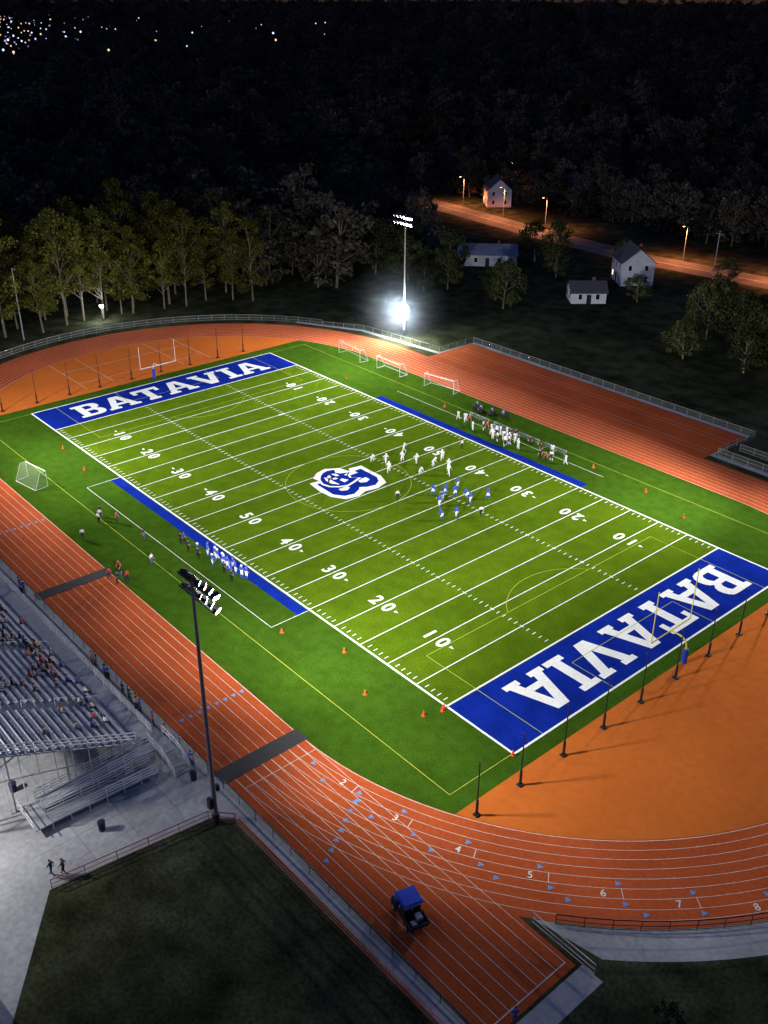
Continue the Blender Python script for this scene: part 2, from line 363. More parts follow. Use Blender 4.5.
def ramp():
    root=empty('access_ramp'); mb=MB()
    def deck(p,q,w):
        p=Vector(p);q=Vector(q); dd=(q-p); s=Vector((w/2,0,0))
        t=Vector((0,0,.12)); vs=[p-s,p+s,q+s,q-s]; vs=vs+[v-t for v in vs]
        mb.add(vs,[(0,1,2,3),(7,6,5,4),(0,4,5,1),(1,5,6,2),(2,6,7,3),(3,7,4,0)],0)
        for sg in(-1,1):
            for k in(.12,.45,.75,1.05): mb.tube(p+s*sg+Vector((0,0,k)),q+s*sg+Vector((0,0,k)),.045,m=1)
            n=max(2,int(dd.length/1.5))
            for i in range(n+1):
                c=p.lerp(q,i/n)+s*sg; mb.tube((c.x,c.y,0),(c.x,c.y,c.z+1.05),.04,m=1)
    deck((32.9,-50.2,1.2),(32.9,-61.2,.85),1.5); deck((34.9,-61.2,.82),(34.9,-51.2,.35),1.5)
    mb.box((33.9,-62.0,.78),(3.6,1.5,.1)); 
    for k in(.5,1.05): mb.tube((32.1,-62.8,.8+k),(35.7,-62.8,.8+k),.04,m=1)
    mb.box((33.2,-49.4,1.12),(3,1.6,.1),0)
    for i in range(7): mb.box((35.0+i*.3,-49.4,1.0-i*.15),(.3,1.6,.05),0)
    for yy in(-48.6,-50.2):
        for k in(.45,.95): mb.tube((32,yy,1.15+k),(34.8,yy,1.15+k),.04,m=1); mb.tube((34.8,yy,1.15+k),(37,yy,.1+k),.04,m=1)
        for xx,zz in((32,1.15),(33.4,1.15),(34.8,1.15),(35.9,.6),(37,.1)): mb.tube((xx,yy,0),(xx,yy,zz+.95),.04,m=1)
    mb.out('ramp_body',[M_alu,M_aluw],root)
ramp()
# ------------------------------------------------------------- light poles
def lightpole(x,y,face,H=24.5):
    root=empty('stadium_light_pole',(x,y,0),face); mb=MB(); mb.tube((0,0,0),(0,0,H),.24,.12,n=12); mb.tube((0,0,0),(0,0,1.2),.34,.33,n=12,m=1)
    mb.box((0,-.42,2.6),(.5,.35,1.0),1); mb.box((.0,.40,3.9),(.35,.25,.6),1)
    mb.out('pole',[M_polem if y<0 else M_steel,M_dark],root)
    mb=MB()
    for z in(H-.3,H-1.5): mb.box((0,.2,z),(4.8,.12,.14),0)
    sg=1 if (x>0)==(y<0) else -1
    for j,z in enumerate((H-.3,H-1.5)):
        for i in range(6):
            xx=-2.2+i*.88; yawl=-sg*math.radians(-35+i*24) if j==0 else -sg*math.radians(-25+i*18)
            M=Matrix.Rotation(yawl,3,'Z')@Matrix.Rotation(math.radians(-28),3,'X')
            mb.box((xx,.62,z-.1),(.56,.36,.5),0,M=M)
            c=Vector((xx,.62,z-.1))+M@Vector((0,.2,0)); mb.box(c,(.50,.03,.44),1,M=M)
            mb.tube((xx,.26,z),(xx,.5,z-.05),.04,m=0)
    mb.out('lamp_bank',[M_dark,M_lamp],root)
    return root
POLES=[(44.1,-50.3),(-44.1,-50.3),(-46.2,52.2),(46.2,52.2)]
for x,y in POLES: lightpole(x,y,0 if y<0 else math.pi)
E=148000.
def spot(x,y,z,tx,ty,tz,P,ang,col=(1,.98,.92),rad=1.2):
    l=D.lights.new('floodlight','SPOT'); l.energy=P; l.spot_size=math.radians(ang); l.spot_blend=1; l.shadow_soft_size=rad; l.color=col
    o=D.objects.new('floodlight_beam',l); o.location=(x,y,z); o.rotation_euler=(Vector((tx,ty,tz))-Vector((x,y,z))).to_track_quat('-Z','Y').to_euler(); link(o)
for x,y in POLES:
    s=1 if y<0 else -1; sx=1 if x>0 else -1
    spot(x,y+s*1.7,24,sx*50,s*2,0,E*(.62 if (x>0 and y<0) else .68),120)
    spot(x,y+s*1.7,24,sx*2,s*2,0,E*1.3,92)
# low work lamp on far pole and an added scatter sphere that makes its halo
root=empty('work_floodlight',(-46.0,51.4,5.6),math.radians(40)); mb=MB(); mb.tube((0,.8,0),(0,.1,0),.06,m=0)
mb.tube((0,.15,0),(0,-.12,0),1.3,1.5,n=24,m=0); mb.tube((0,-.12,0),(0,-.17,0),1.42,1.42,n=24,m=1)
mb.out('housing',[M_dark,mat('work_lamp_lens',(1,1,1),emit=(.95,1,.98),es=600)],root)
l=D.lights.new('work_lamp','POINT'); l.energy=11000; l.shadow_soft_size=.9; l.color=(.88,.95,1); o=D.objects.new('work_lamp_light',l); o.location=(-45.0,50.0,5.6); link(o)
def halo_volume(x,y,z,r,den,col=(.75,.88,1)):
    m=D.materials.new('halo_volume'); m.use_nodes=True; n=m.node_tree; n.nodes.remove(n.nodes['Principled BSDF'])
    s=n.nodes.new('ShaderNodeVolumeScatter'); s.inputs['Color'].default_value=(*col,1); n.links.new(s.outputs[0],n.nodes['Material Output'].inputs['Volume'])
    tc=n.nodes.new('ShaderNodeTexCoord'); ln=n.nodes.new('ShaderNodeVectorMath'); ln.operation='LENGTH'; n.links.new(tc.outputs['Object'],ln.inputs[0])
    mr=n.nodes.new('ShaderNodeMapRange'); mr.inputs[1].default_value=0; mr.inputs[2].default_value=r; mr.inputs[3].default_value=1; mr.inputs[4].default_value=0; n.links.new(ln.outputs['Value'],mr.inputs[0])
    pw=n.nodes.new('ShaderNodeMath'); pw.operation='POWER'; pw.inputs[1].default_value=2.0; n.links.new(mr.outputs[0],pw.inputs[0])
    ml=n.nodes.new('ShaderNodeMath'); ml.operation='MULTIPLY'; ml.inputs[1].default_value=den; n.links.new(pw.outputs[0],ml.inputs[0]); n.links.new(ml.outputs[0],s.inputs['Density'])
    mb=MB(); mb.ell((0,0,0),(r,r,r),0,24,16); mb.out('lamp_halo_volume',m,loc=(x,y,z))
halo_volume(-45.0,50.0,5.6,12,.012)
# ------------------------------------------------------------- posts, goals
for y in(-32.6,-27.0,-21.0,-15.0,-9.0,-3.0,3.1,9.2,15.3,21.4):
    mb=MB(); mb.tube((0,0,0),(0,0,6.0),.065,.055,n=8); mb.tube((0,0,0),(0,0,1.7),.13,.13,n=10); mb.box((0,0,.1),(.5,.5,.16)); mb.tube((0,0,5.9),(-.25,0,6.0),.04)
    mb.out('net_post',M_black,loc=(58.0,y,0))
for y in(-27.7,-21.6,-15.6,-9.8,-3.5,2.6,8.8,15,20.9):
    mb=MB(); mb.tube((0,0,0),(0,0,6.0),.06,.05,n=8); mb.tube((0,0,0),(0,0,1.7),.12,.12,n=10); mb.box((0,0,.1),(.5,.5,.16)); mb.tube((0,0,5.9),(.25,0,6.0),.04)
    mb.out('net_post',M_black,loc=(-59.0,y,0))
def goalpost(s,m):
    root=empty('football_goalpost',(s*57.0,0,0),0 if s>0 else math.pi); mb=MB()
    mb.tube((0,0,0),(0,0,2.0),.09,m=0,n=10)
    pr=(0,0,2.0)
    for i in range(1,7):
        a=i/6*math.pi/2; p=(-1.05*(1-math.cos(a)),0,2.0+1.05*math.sin(a)); mb.tube(pr,p,.09,n=10); pr=p
    mb.tube(pr,(-2.1,0,3.05),.09,n=10)
    mb.tube((-2.1,-3.56,3.05),(-2.1,3.56,3.05),.075,n=8)
    for q in(-3.56,3.56): mb.tube((-2.1,q,3.0),(-2.1,q,9.4 if s>0 else 7.2),.055 if s>0 else .045,n=8)
    mb.tube((0,0,0),(0,0,1.8),.28,m=1,n=14)
    mb.out('frame',[m,M_pad],root)
goalpost(1,M_yelp); goalpost(-1,M_aluw)
def soccergoal(x,y,rz,w=7.3,m=None):
    mb=MB(); h=2.44; d=2.0
    for s in(-1,1):
        q=s*w/2
        mb.tube((0,q,0),(0,q,h),.05); mb.tube((0,q,h),(-.9,q,h),.035); mb.tube((-.9,q,h),(-d,q,.05),.035); mb.tube((0,q,.05),(-d,q,.05),.035)
        mb.add([(0,q,.05),(0,q,h),(-.9,q,h),(-d,q,.05)],[(0,1,2,3)],1)
    mb.tube((0,-w/2,h),(0,w/2,h),.05); mb.tube((-d,-w/2,.05),(-d,w/2,.05),.035)
    mb.add([(-.9,-w/2,h),(-.9,w/2,h),(-d,w/2,.05),(-d,-w/2,.05)],[(0,1,2,3)],1); mb.add([(0,-w/2,h),(0,w/2,h),(-.9,w/2,h),(-.9,-w/2,h)],[(0,1,2,3)],1)
    mb.out('soccer_goal',[M_aluw,M_net],loc=(x,y,.02),rz=rz)
soccergoal(-29.5,-34.3,math.radians(100),5.0)
soccergoal(-42.5,34.6,math.radians(-95)); soccergoal(-31.2,34.8,math.radians(-90),6.5); soccergoal(-18.5,35.8,math.radians(-80),6.5)
for i,(x,y) in enumerate([(39,-29.4),(45.3,-27.1),(-28.7,-27.4),(24.6,-29.5),(-38,-26.5),(32,-26.5),(12,-31.5),(30,30.5),(38,28),(-12,31),(46,-25.2),(20,31.2),(-34,27),(54.9,-24.6),(45.8,-24.8)]):
    mb=MB(); mb.box((0,0,.03),(.36,.36,.05)); mb.tube((0,0,.05),(0,0,.62),.15,.04,n=10); mb.tube((0,0,.3),(0,0,.4),.112,.09,n=10,m=1)
    mb.out('traffic_cone',[M_orange,M_orange],loc=(x,y,.02))
# ------------------------------------------------------------- people
MS={'skin':mat('skin',(.42,.24,.16),.6),'hair':mat('hair',(.03,.02,.015),.8),'blue':mat('blue_jersey',(.015,.06,.45),.8),'white':mat('white_jersey',(.68,.69,.72),.8),
'black':M_black,'navy':mat('navy_cloth',(.015,.02,.05),.9),'grey':mat('grey_cloth',(.2,.2,.21),.9),'orange':mat('orange_cloth',(.7,.16,.03),.9),'red':mat('red_cloth',(.45,.03,.03),.9),'jean':mat('denim',(.05,.08,.16),.9),'tan':mat('tan_cloth',(.35,.27,.18),.9),'green':mat('green_cloth',(.04,.14,.06),.9)}
def person_mesh(pose,helmet):
    V=Vector; J={}
    lean=dict(stand=.03,run=.25,crouch=.75,sit=.12,walk=.08,relax=.0)[pose]
    ph=.50 if pose=='sit' else (.72 if pose=='crouch' else .95)
    pel=V((0,0,ph)); up=V((0,math.sin(lean),math.cos(lean)))
    J['wst']=pel+up*.18; J['chs']=pel+up*.42; J['nek']=pel+up*.56; 
    hd=pel+up*.60+V((0,.03,.10))
    L={}
    def leg(s,knee,ank):
        hip=pel+V((s*.10,0,-.04)); L[s]=(hip,V(knee),V(ank),V(ank)+V((0,.17,-.03)))
    if pose in('stand','relax'):
        w=.2 if pose=='stand' else .12
        leg(1,(w*.75,.04,.5),(w,0,.07)); leg(-1,(-w*.75,.02,.5),(-w,-.02,.07)); arms=[((.27,-.02,-.28),(.27,.12,-.5)),((-.27,-.02,-.28),(-.25,.16,-.48))]
    if pose=='walk': leg(1,(.11,.2,.52),(.11,.26,.08)); leg(-1,(-.11,-.02,.5),(-.11,-.3,.14)); arms=[((.25,-.15,-.25),(.25,-.12,-.5)),((-.25,.14,-.25),(-.23,.3,-.42))]
    if pose=='run': leg(1,(.11,.36,.68),(.12,.3,.27)); leg(-1,(-.11,-.08,.5),(-.12,-.36,.12)); arms=[((.3,-.22,-.2),(.28,-.08,-.42)),((-.28,.15,-.24),(-.22,.38,-.14))]
    if pose=='crouch': leg(1,(.2,.26,.45),(.2,-.02,.07)); leg(-1,(-.2,.22,.43),(-.22,-.12,.07)); arms=[((.26,.14,-.22),(.2,.3,-.36)),((-.26,.14,-.22),(-.2,.3,-.38))]
    if pose=='sit': leg(1,(.14,.42,.5),(.14,.46,.08)); leg(-1,(-.14,.42,.5),(-.14,.44,.08)); arms=[((.25,.06,-.28),(.15,.3,-.33)),((-.25,.06,-.28),(-.13,.3,-.33))]
    vs=[];es=[];rs=[];seg=[]
    def v(p,r): vs.append(tuple(p)); rs.append(r); return len(vs)-1
    def e(a,b,m): es.append((a,b)); seg.append((V(vs[a]),V(vs[b]),m))
    p0=v(pel,.15); p1=v(J['wst'],.135); p2=v(J['chs'],.175 if helmet else .155); p3=v(J['nek'],.075)
    e(p0,p1,1); e(p1,p2,0); e(p2,p3,0); p4=v(hd+V((0,0,-.06)),.06); e(p3,p4,2)
    for k,s in enumerate((1,-1)):
        sh=J['chs']+V((s*(.21 if helmet else .18),0,.07)); a=v(sh,.095 if helmet else .07); e(p2,a,0)
        eb=v(sh+V(arms[k][0])-V((s*.18,0,0)),.05); wr=v(sh+V(arms[k][1])-V((s*.18,0,0)),.033); e(a,eb,0); e(eb,wr,2)
        hip,kn,an,to=L[s]; h=v(hip,.105); e(p0,h,1); kk=v(kn,.068); e(h,kk,1); aa=v(an,.042); e(kk,aa,3); tt=v(to,.038); e(aa,tt,4)
        L[(s,'w')]=V(vs[wr]); L[(s,'e')]=V(vs[eb])
    me=D.meshes.new('p'); me.from_pydata(vs,es,[]); o=D.objects.new('p',me); COL.objects.link(o)
    o.modifiers.new('s','SKIN'); sk=me.skin_vertices[0].data
    for i,r in enumerate(rs): sk[i].radius=(r,r*(.8 if i in(0,1,2) else 1)); sk[i].use_root=(i==0)
    sb=o.modifiers.new('d','SUBSURF'); sb.levels=1; sb.render_levels=1
    C.view_layer.update(); m2=D.meshes.new_from_object(o.evaluated_get(C.evaluated_depsgraph_get()))
    mb=MB(); mb.v=[tuple(q.co) for q in m2.vertices]; mb.f=[tuple(p.vertices) for p in m2.polygons]
    for p in m2.polygons:
        c=p.center; best=min(seg,key=lambda s:_sd(c,s[0],s[1])); mb.m.append(best[2])
    D.objects.remove(o)
    mb.ell(hd+V((0,0,.02)),(.078,.095,.115),2)
    mb.ell(hd+V((0,.09,-.0)),(.014,.02,.02),2,6,4)
    for s in(-1,1): mb.ell(hd+V((s*.03,.083,.03)),(.012,.01,.008),5,6,4); mb.ell(hd+V((s*.08,0,.01)),(.012,.022,.032),2,6,4)
    mb.ell(hd+V((0,.083,-.045)),(.028,.01,.007),5,6,4)
    if helmet:
        mb.ell(hd+V((0,-.015,.05)),(.125,.145,.125),6,12,8)
        for z in(-.04,-.08,.0): mb.tube(hd+V((-.10,.09,z)),hd+V((0,.17,z)),.012,m=6,n=4); mb.tube(hd+V((0,.17,z)),hd+V((.10,.09,z)),.012,m=6,n=4)
    else: mb.ell(hd+V((0,-.022,.05)),(.088,.10,.10),5,10,7)
    for s in(1,-1):
        w=L[(s,'w')]; d=(w-L[(s,'e')]).normalized(); mb.tube(w-d*.01,w+d*.09,.036,.034,m=2,n=6)
        side=d.cross(V((0,1,.3))).normalized()
        for i,ln in enumerate((.065,.08,.075,.055)):
            b=w+d*.085+side*(.022*(i-1.5)); k=b+d*ln*.6; mb.tube(b,k,.009,.008,m=2,n=4); mb.tube(k,k+d*ln*.4+V((0,.015,0)),.008,.006,m=2,n=4)
        b=w+d*.03+side*-.034; mb.tube(b,b+d*.05-side*.03,.011,.008,m=2,n=4)
    me=D.meshes.new('person_'+pose); me.from_pydata(mb.v,[],mb.f); me.polygons.foreach_set('material_index',mb.m)
    me.polygons.foreach_set('use_smooth',[True]*len(mb.f)); me.update(); return me
def _sd(c,a,b):
    ab=b-a; t=max(0,min(1,(c-a).dot(ab)/ab.length_squared)); return (c-(a+ab*t)).length
PM={}; PV={}
def person(name,x,y,z,rz,pose,top,bot,helmet=None,sock=None,scale=1.0):
    k=(pose,helmet is not None)
    if k not in PM: PM[k]=person_mesh(*k)
    kk=(k,top,bot,helmet,sock)
    if kk not in PV:
        me=PM[k].copy()
        for q in(top,bot,'skin',sock or bot,'black','hair',helmet or 'hair'): me.materials.append(MS[q])
        PV[kk]=me
    o=D.objects.new(name,PV[kk]); o.location=(x,y,z); o.rotation_euler.z=rz; o.scale=(scale,)*3; link(o); return o
R=random.random
for (x,y) in [(-3,7),(-1,8),(0,10.5),(2,11.5),(4,13),(1.5,6.5),(5,9.5),(3.5,15.5),(6.5,14),(-2,12.5),(8,12.5)]:
    person('football_player',x,y,.06,math.radians(-90+random.uniform(-60,60)),random.choice(['run','crouch','stand','walk']),'white','white','white','white',1.08)
for (x,y) in [(11,6.5),(12.2,7.8),(13.4,8.6),(13.5,6),(15,9.5),(17,11.5),(14.5,4.5),(17.2,2.5),(18.3,4),(12,10.5),(16.5,8.5)]:
    person('football_player',x,y,.06,math.radians(90+random.uniform(-60,60)),random.choice(['run','crouch','stand','walk']),'blue','white','blue','blue',1.08)
for (x,y) in [(2.6,20.7),(-1,-2.8),(20,7),(9,1.5)]: person('referee',x,y,.06,R()*6,'walk','white','black')
for i in range(16):
    x=4+i*.58; person('football_player',x,-26.9+random.uniform(-1.0,.7),.02,random.uniform(-.6,.6),random.choice(['stand','relax','walk']),'blue','white',random.choice(['blue','white']),'blue',1.08)
for i in range(6): person('coach',random.uniform(0,15),-28.3+R(),.02,R()*.8,'relax',random.choice(['navy','blue','black']),'black')
for i in range(22):
    x=random.gauss(5.5,2.6) if i<14 else random.uniform(-7,17); person('football_player',x,26.6+R()*3.6,.02,math.pi+random.uniform(-.9,.9),random.choice(['stand','relax','walk']),'white',random.choice(['white','white','navy']),random.choice(['white','navy','navy']),'white',1.05)
for i in range(10): person('coach',random.uniform(-8,17),random.uniform(27,30.5),.02,math.pi+R(),'relax',random.choice(['red','black','navy','black']),'black')
for (x,y) in [(-12.8,-32.8),(-11.9,-33.4),(-13.6,-32.3),(-9.2,-37),(-4,-31),(2.8,-37.9),(2.2,-33.3),(3.5,-38.6),(2,-38.9),(3.9,-37.5),(1.2,-37.2),(-10.5,-31.5)]:
    person('bystander',x,y,.03,R()*6,random.choice(['stand','relax','walk']),random.choice(['black','red','orange','white','navy']),random.choice(['jean','black','navy']))
tops=['navy','grey','black','blue','orange','white','red','tan','green','blue','navy','grey']
for i in range(125):
    r=random.choice([0,1,1,2,2,3,4,5,6,7,8,9,10,11,13]); x=random.choice([random.gauss(3,5),random.gauss(20,4),random.gauss(12,3),random.uniform(-20,30)])
    if x>30.5: x=28
    y=-49.4-1.7-r*.76-.56; z=1.15+r*.34+.44-.46
    person('spectator',x,y+.05,z,random.uniform(-.25,.25),'sit',random.choice(tops),random.choice(['jean','black','navy']))
for i in range(24):
    person('spectator',random.choice([22.5,24,25.3,27,29,31,36.5,8,-3,12,26,16,19])+R(),-48.3+R()*.4,.02,random.uniform(-.4,.4),random.choice(['stand','relax']),random.choice(tops),random.choice(['jean','black','navy']))
person('pedestrian',40.3,-63.4,.02,2.2,'walk','navy','jean'); person('pedestrian',40.8,-62.6,.02,2.4,'walk','black','black')
person('pedestrian',73.4,-44.6,.02,1.2,'relax','blue','jean')
def bench(x,y,rz):
    mb=MB(); mb.box((0,0,.45),(4.5,.3,.05)); mb.box((0,-.2,.75),(4.5,.04,.25))
    for q in(-2,0,2): mb.box((q,0,.22),(.06,.26,.40)); mb.box((q,-.17,.6),(.06,.03,.4))
    mb.out('team_bench',M_steel,loc=(x,y,.02),rz=rz)
for x in(-4,1.5,7,12.5): bench(x,31.2,math.pi)
for x,y in((-6.5,34.2),(-4.5,34.8),(-2.5,35.6),(-8.2,35)):
    mb=MB(); mb.box((0,0,.35),(1.6,.9,.5)); mb.tube((-.6,.0,.6),(-.6,0,1.1),.2,n=10); mb.tube((.1,0,.6),(.1,0,1.05),.18,n=10,m=1)
    for a in(-.6,.6):
        for b in(-.4,.4): mb.tube((a,b,.0),(a,b,.12),.08)
    mb.box((.7,0,.9),(.06,.8,.06)); mb.tube((.7,-.35,.6),(.7,-.35,.9),.03); mb.tube((.7,.35,.6),(.7,.35,.9),.03); mb.out('equipment_cart',[M_black,M_alu],loc=(x,y,.02),rz=R()*3)
for x,y in((38.4,-58.1),(38.2,-49.0),(29,-62)):
    mb=MB(); mb.tube((0,0,0),(0,0,.9),.28,.33,n=12); mb.tube((0,0,.9),(0,0,.96),.35,.35,n=12); mb.tube((0,0,.96),(0,0,1.08),.33,.12,n=12); mb.out('trash_can',MS['navy'],loc=(x,y,.02))
# ------------------------------------------------------------- utility vehicle
def utv(x,y,rz):
    root=empty('utility_vehicle',(x,y,.02),rz); mb=MB()
    mb.box((0,0,.52),(2.9,1.35,.22),1)
    mb.add([(.75,-.62,.63),(.75,.62,.63),(1.5,.58,.63),(1.5,-.58,.63),(.75,-.6,1.05),(.75,.6,1.05),(1.45,.5,.85),(1.45,-.5,.85)],[(3,2,1,0),(4,5,6,7),(0,1,5,4),(1,2,6,5),(2,3,7,6),(3,0,4,7)],4)
    mb.box((-.15,-.35,.78),(.5,.55,.2),1); mb.box((-.15,.35,.78),(.5,.55,.2),1); mb.box((-.42,-.35,1.1),(.12,.52,.5),1); mb.box((-.42,.35,1.1),(.12,.52,.5),1)
    for s in(-1,1):
        mb.tube((.85,s*.6,1.0),(.5,s*.62,1.88),.03,m=1); mb.tube((-.55,s*.6,.7),(-.55,s*.62,1.88),.03,m=1); mb.tube((.5,s*.62,1.86),(-.55,s*.62,1.86),.03,m=1)
        mb.ell((1.42,s*.4,.85),(.06,.1,.06),3,8,5)
    mb.box((0,0,1.92),(1.55,1.5,.07),0); mb.box((0,0,1.98),(1.3,1.25,.05),0)
    mb.box((-1.15,0,.72),(1.1,1.35,.06),1)
    for s in(-1,1): mb.box((-1.15,s*.70,.90),(1.1,.05,.28),1)
    mb.box((-.62,0,.88),(.05,1.27,.28),1); mb.box((-1.69,0,.88),(.05,1.27,.28),1)
    mb.box((-1.0,-.25,.92),(.5,.4,.35),3); mb.box((-1.35,.3,.88),(.4,.35,.26),2); mb.tube((.3,.35,1.0),(.5,.35,1.15),.02,m=1)
    for sx in(-.98,1.0):
        for s in(-1,1):
            mb.tube((sx,s*.5,.32),(sx,s*.74,.32),.32,m=1,n=18); mb.tube((sx,s*.74,.32),(sx,s*.755,.32),.16,m=2,n=12)
            mb.box((sx,s*.64,.68),(.75,.22,.05),4)
    mb.out('body',[MS['blue'],M_black,M_steel,M_alu,MS['navy']],root); root.scale=(1.12,)*3
utv(62.0,-44.2,math.radians(165))
person('driver',61.8,-44.6,.4,math.radians(75),'sit','black','black')
# ------------------------------------------------------------- trees
def treemesh(name,h,base,rad,nl,ls,seed,ncl=26,leafmat=None,trunk=.32):
    r=np.random.RandomState(seed); mb=MB()
    lean=Vector((r.uniform(-.9,.9),r.uniform(-.9,.9),h*.85))
    mb.tube((0,0,-.2),lean*.5,trunk,trunk*.6,m=0,n=7,caps=False); mb.tube(lean*.5,lean,trunk*.6,.05,m=0,n=6,caps=False)
    cl=[]
    for i in range(ncl):
        z=base+(h-base)*r.uniform(0.02,.97); t=(z-base)/(h-base); rr=rad*math.sin(math.pi*min(.97,(.18+.80*t)))**.7
        a=r.uniform(0,6.283); q=rr*math.sqrt(r.uniform(.05,1)); cl.append((q*math.cos(a)+lean.x*t,q*math.sin(a)+lean.y*t,z,r.uniform(.16,.34)*rad))
        if i%2==0:
            s=lean*min(.95,max(.25,(z-rad*.5)/h)); mb.tube(s,(cl[-1][0],cl[-1][1],z),.11,.03,m=0,n=4,caps=False)
    cl=np.array(cl); idx=r.randint(0,ncl,nl); d=r.normal(size=(nl,3)); d/=np.linalg.norm(d,axis=1)[:,None]
    c=cl[idx,:3]+d*(cl[idx,3]*r.uniform(.3,1.15,nl)**.6)[:,None]*np.array([1,1,.75])
    u=r.normal(size=(nl,3)); u/=np.linalg.norm(u,axis=1)[:,None]; w=np.cross(u,r.normal(size=(nl,3))); w/=np.linalg.norm(w,axis=1)[:,None]
    s=(ls*r.uniform(.6,1.3,nl))[:,None]; Q=np.stack([c-u*s,c-w*s*.7,c+u*s,c+w*s*.7],1).reshape(-1,3)
    k=len(mb.v); mb.v+=[tuple(q) for q in Q]; mb.f+=[(k+4*i,k+4*i+1,k+4*i+2,k+4*i+3) for i in range(nl)]; mb.m+=[1]*nl
    me=D.meshes.new(name); me.from_pydata(mb.v,[],mb.f); me.materials.append(M_bark); me.materials.append(leafmat); me.polygons.foreach_set('material_index',mb.m); me.update(); return me
HM=[treemesh('tree_tall',23,b,5.3,4300,.25,s,50,M_leafH,.26) for s,b in((1,5),(2,7),(3,4),(4,6),(12,3),(13,8))]
HR=[treemesh('tree_round',15,2.5,6,3600,.30,s,42,M_leafR,.35) for s in(5,6)]
FM=[treemesh('tree_forest',17,1.2,6.2,1300,.50,s,34,M_leafF,.3) for s in(8,9,10,11)]
def tree(me,x,y,s=1,name='deciduous_tree',par=None):
    o=D.objects.new(name,me); o.location=(x,y,0); o.rotation_euler.z=R()*6.28; o.scale=(s*random.uniform(.85,1.15),s*random.uniform(.85,1.15),s*random.uniform(.85,1.12)); link(o,par); return o
row=[(-100,-22),(-103,-17),(-98,-11),(-101,-6),(-104,-1),(-99,3),(-103,6),(-98,10),(-101,13),(-96,17),(-100,20),(-95,23),(-98,27),(-93,30),(-96,35),(-90,38),(-88,43),(-97,6),(-99,16),(-97,-4),(-106,9),(-106,-10),(-105,24),(-103,31),(-108,2),(-109,-5),(-110,14),(-108,19),(-101,-14),(-107,-19),(-102,38),(-97,41),(-107,29)]
for i,(x,y) in enumerate(row): tree(HM[i%6],x+random.uniform(-1.5,1.5),y+random.uniform(-1.5,1.5),random.uniform(.70,1.12))
for (x,y,s,m) in [(-52,86,.6,1),(-46,82,.7,0),(-62,120,.75,0),(-71,121,.8,1),(-4,98,.75,0),(3,99,.75,1),(10,94,.75,0),(18,96,.9,1),(-12,106,.5,1),(26,98,.95,0),(-20,131,.6,1),(12,86,.65,1),(22,88,.8,0),(-2,90,.5,1),(-84,86,.7,1),(-78,82,.75,0),(-68,78,.55,1),(-90,92,.75,0),(8,106,.8,1),(15,90,.7,0),(-60,98,.4,0),(-66,84,.7,0),(-72,90,.75,1),(-88,80,.8,0),(-56,112,.55,1),(-30,110,.45,0),(-50,131,.5,1),(0,84,.55,0)]:
    tree(HR[m],x,y,s)
forest=empty('distant_forest')
cam0=(100.1,-80.0); yaw=math.radians(139.05)
cnt=0
def clear(x,y):
    if x>-104 and y<45: return True
    if x>-104+(y-45)*1.1 and y<66: return True
    if x>-81 and y<80: return True
    if x>-160 and x<60 and 76<y<172:
        if x<-92 and y<112: return False
        if x<-118 and y<128: return False
        return True
    if -215<x<-85 and 172<=y<178 : return False
    if 0<x<60 and y<172: return True
    for cx,cy,rr in((-128,222,12),(-125,253,12),(-122,196,10)):
        if (x-cx)**2+(y-cy)**2<rr*rr: return True
    return False
d=180.0
while d<3600:
    sp=7.2 if d<330 else (9 if d<480 else (13 if d<800 else (20 if d<1500 else 42)))
    n=int(d*.92/sp)
    for i in range(n):
        a=yaw+(-.46+.92*(i+R())/n); dd=d+random.uniform(-.5,.5)*sp
        x=cam0[0]+dd*math.cos(a); y=cam0[1]+dd*math.sin(a)
        if clear(x,y) or (d>420 and R()<.08): continue
        tree(FM[random.randrange(4)],x,y,random.uniform(.65,1.25)*(1 if d<420 else (1.2 if d<1500 else 2.0))*(.75 if (x>-200 and y>85) else 1),'forest_tree',forest); cnt+=1
    d+=sp
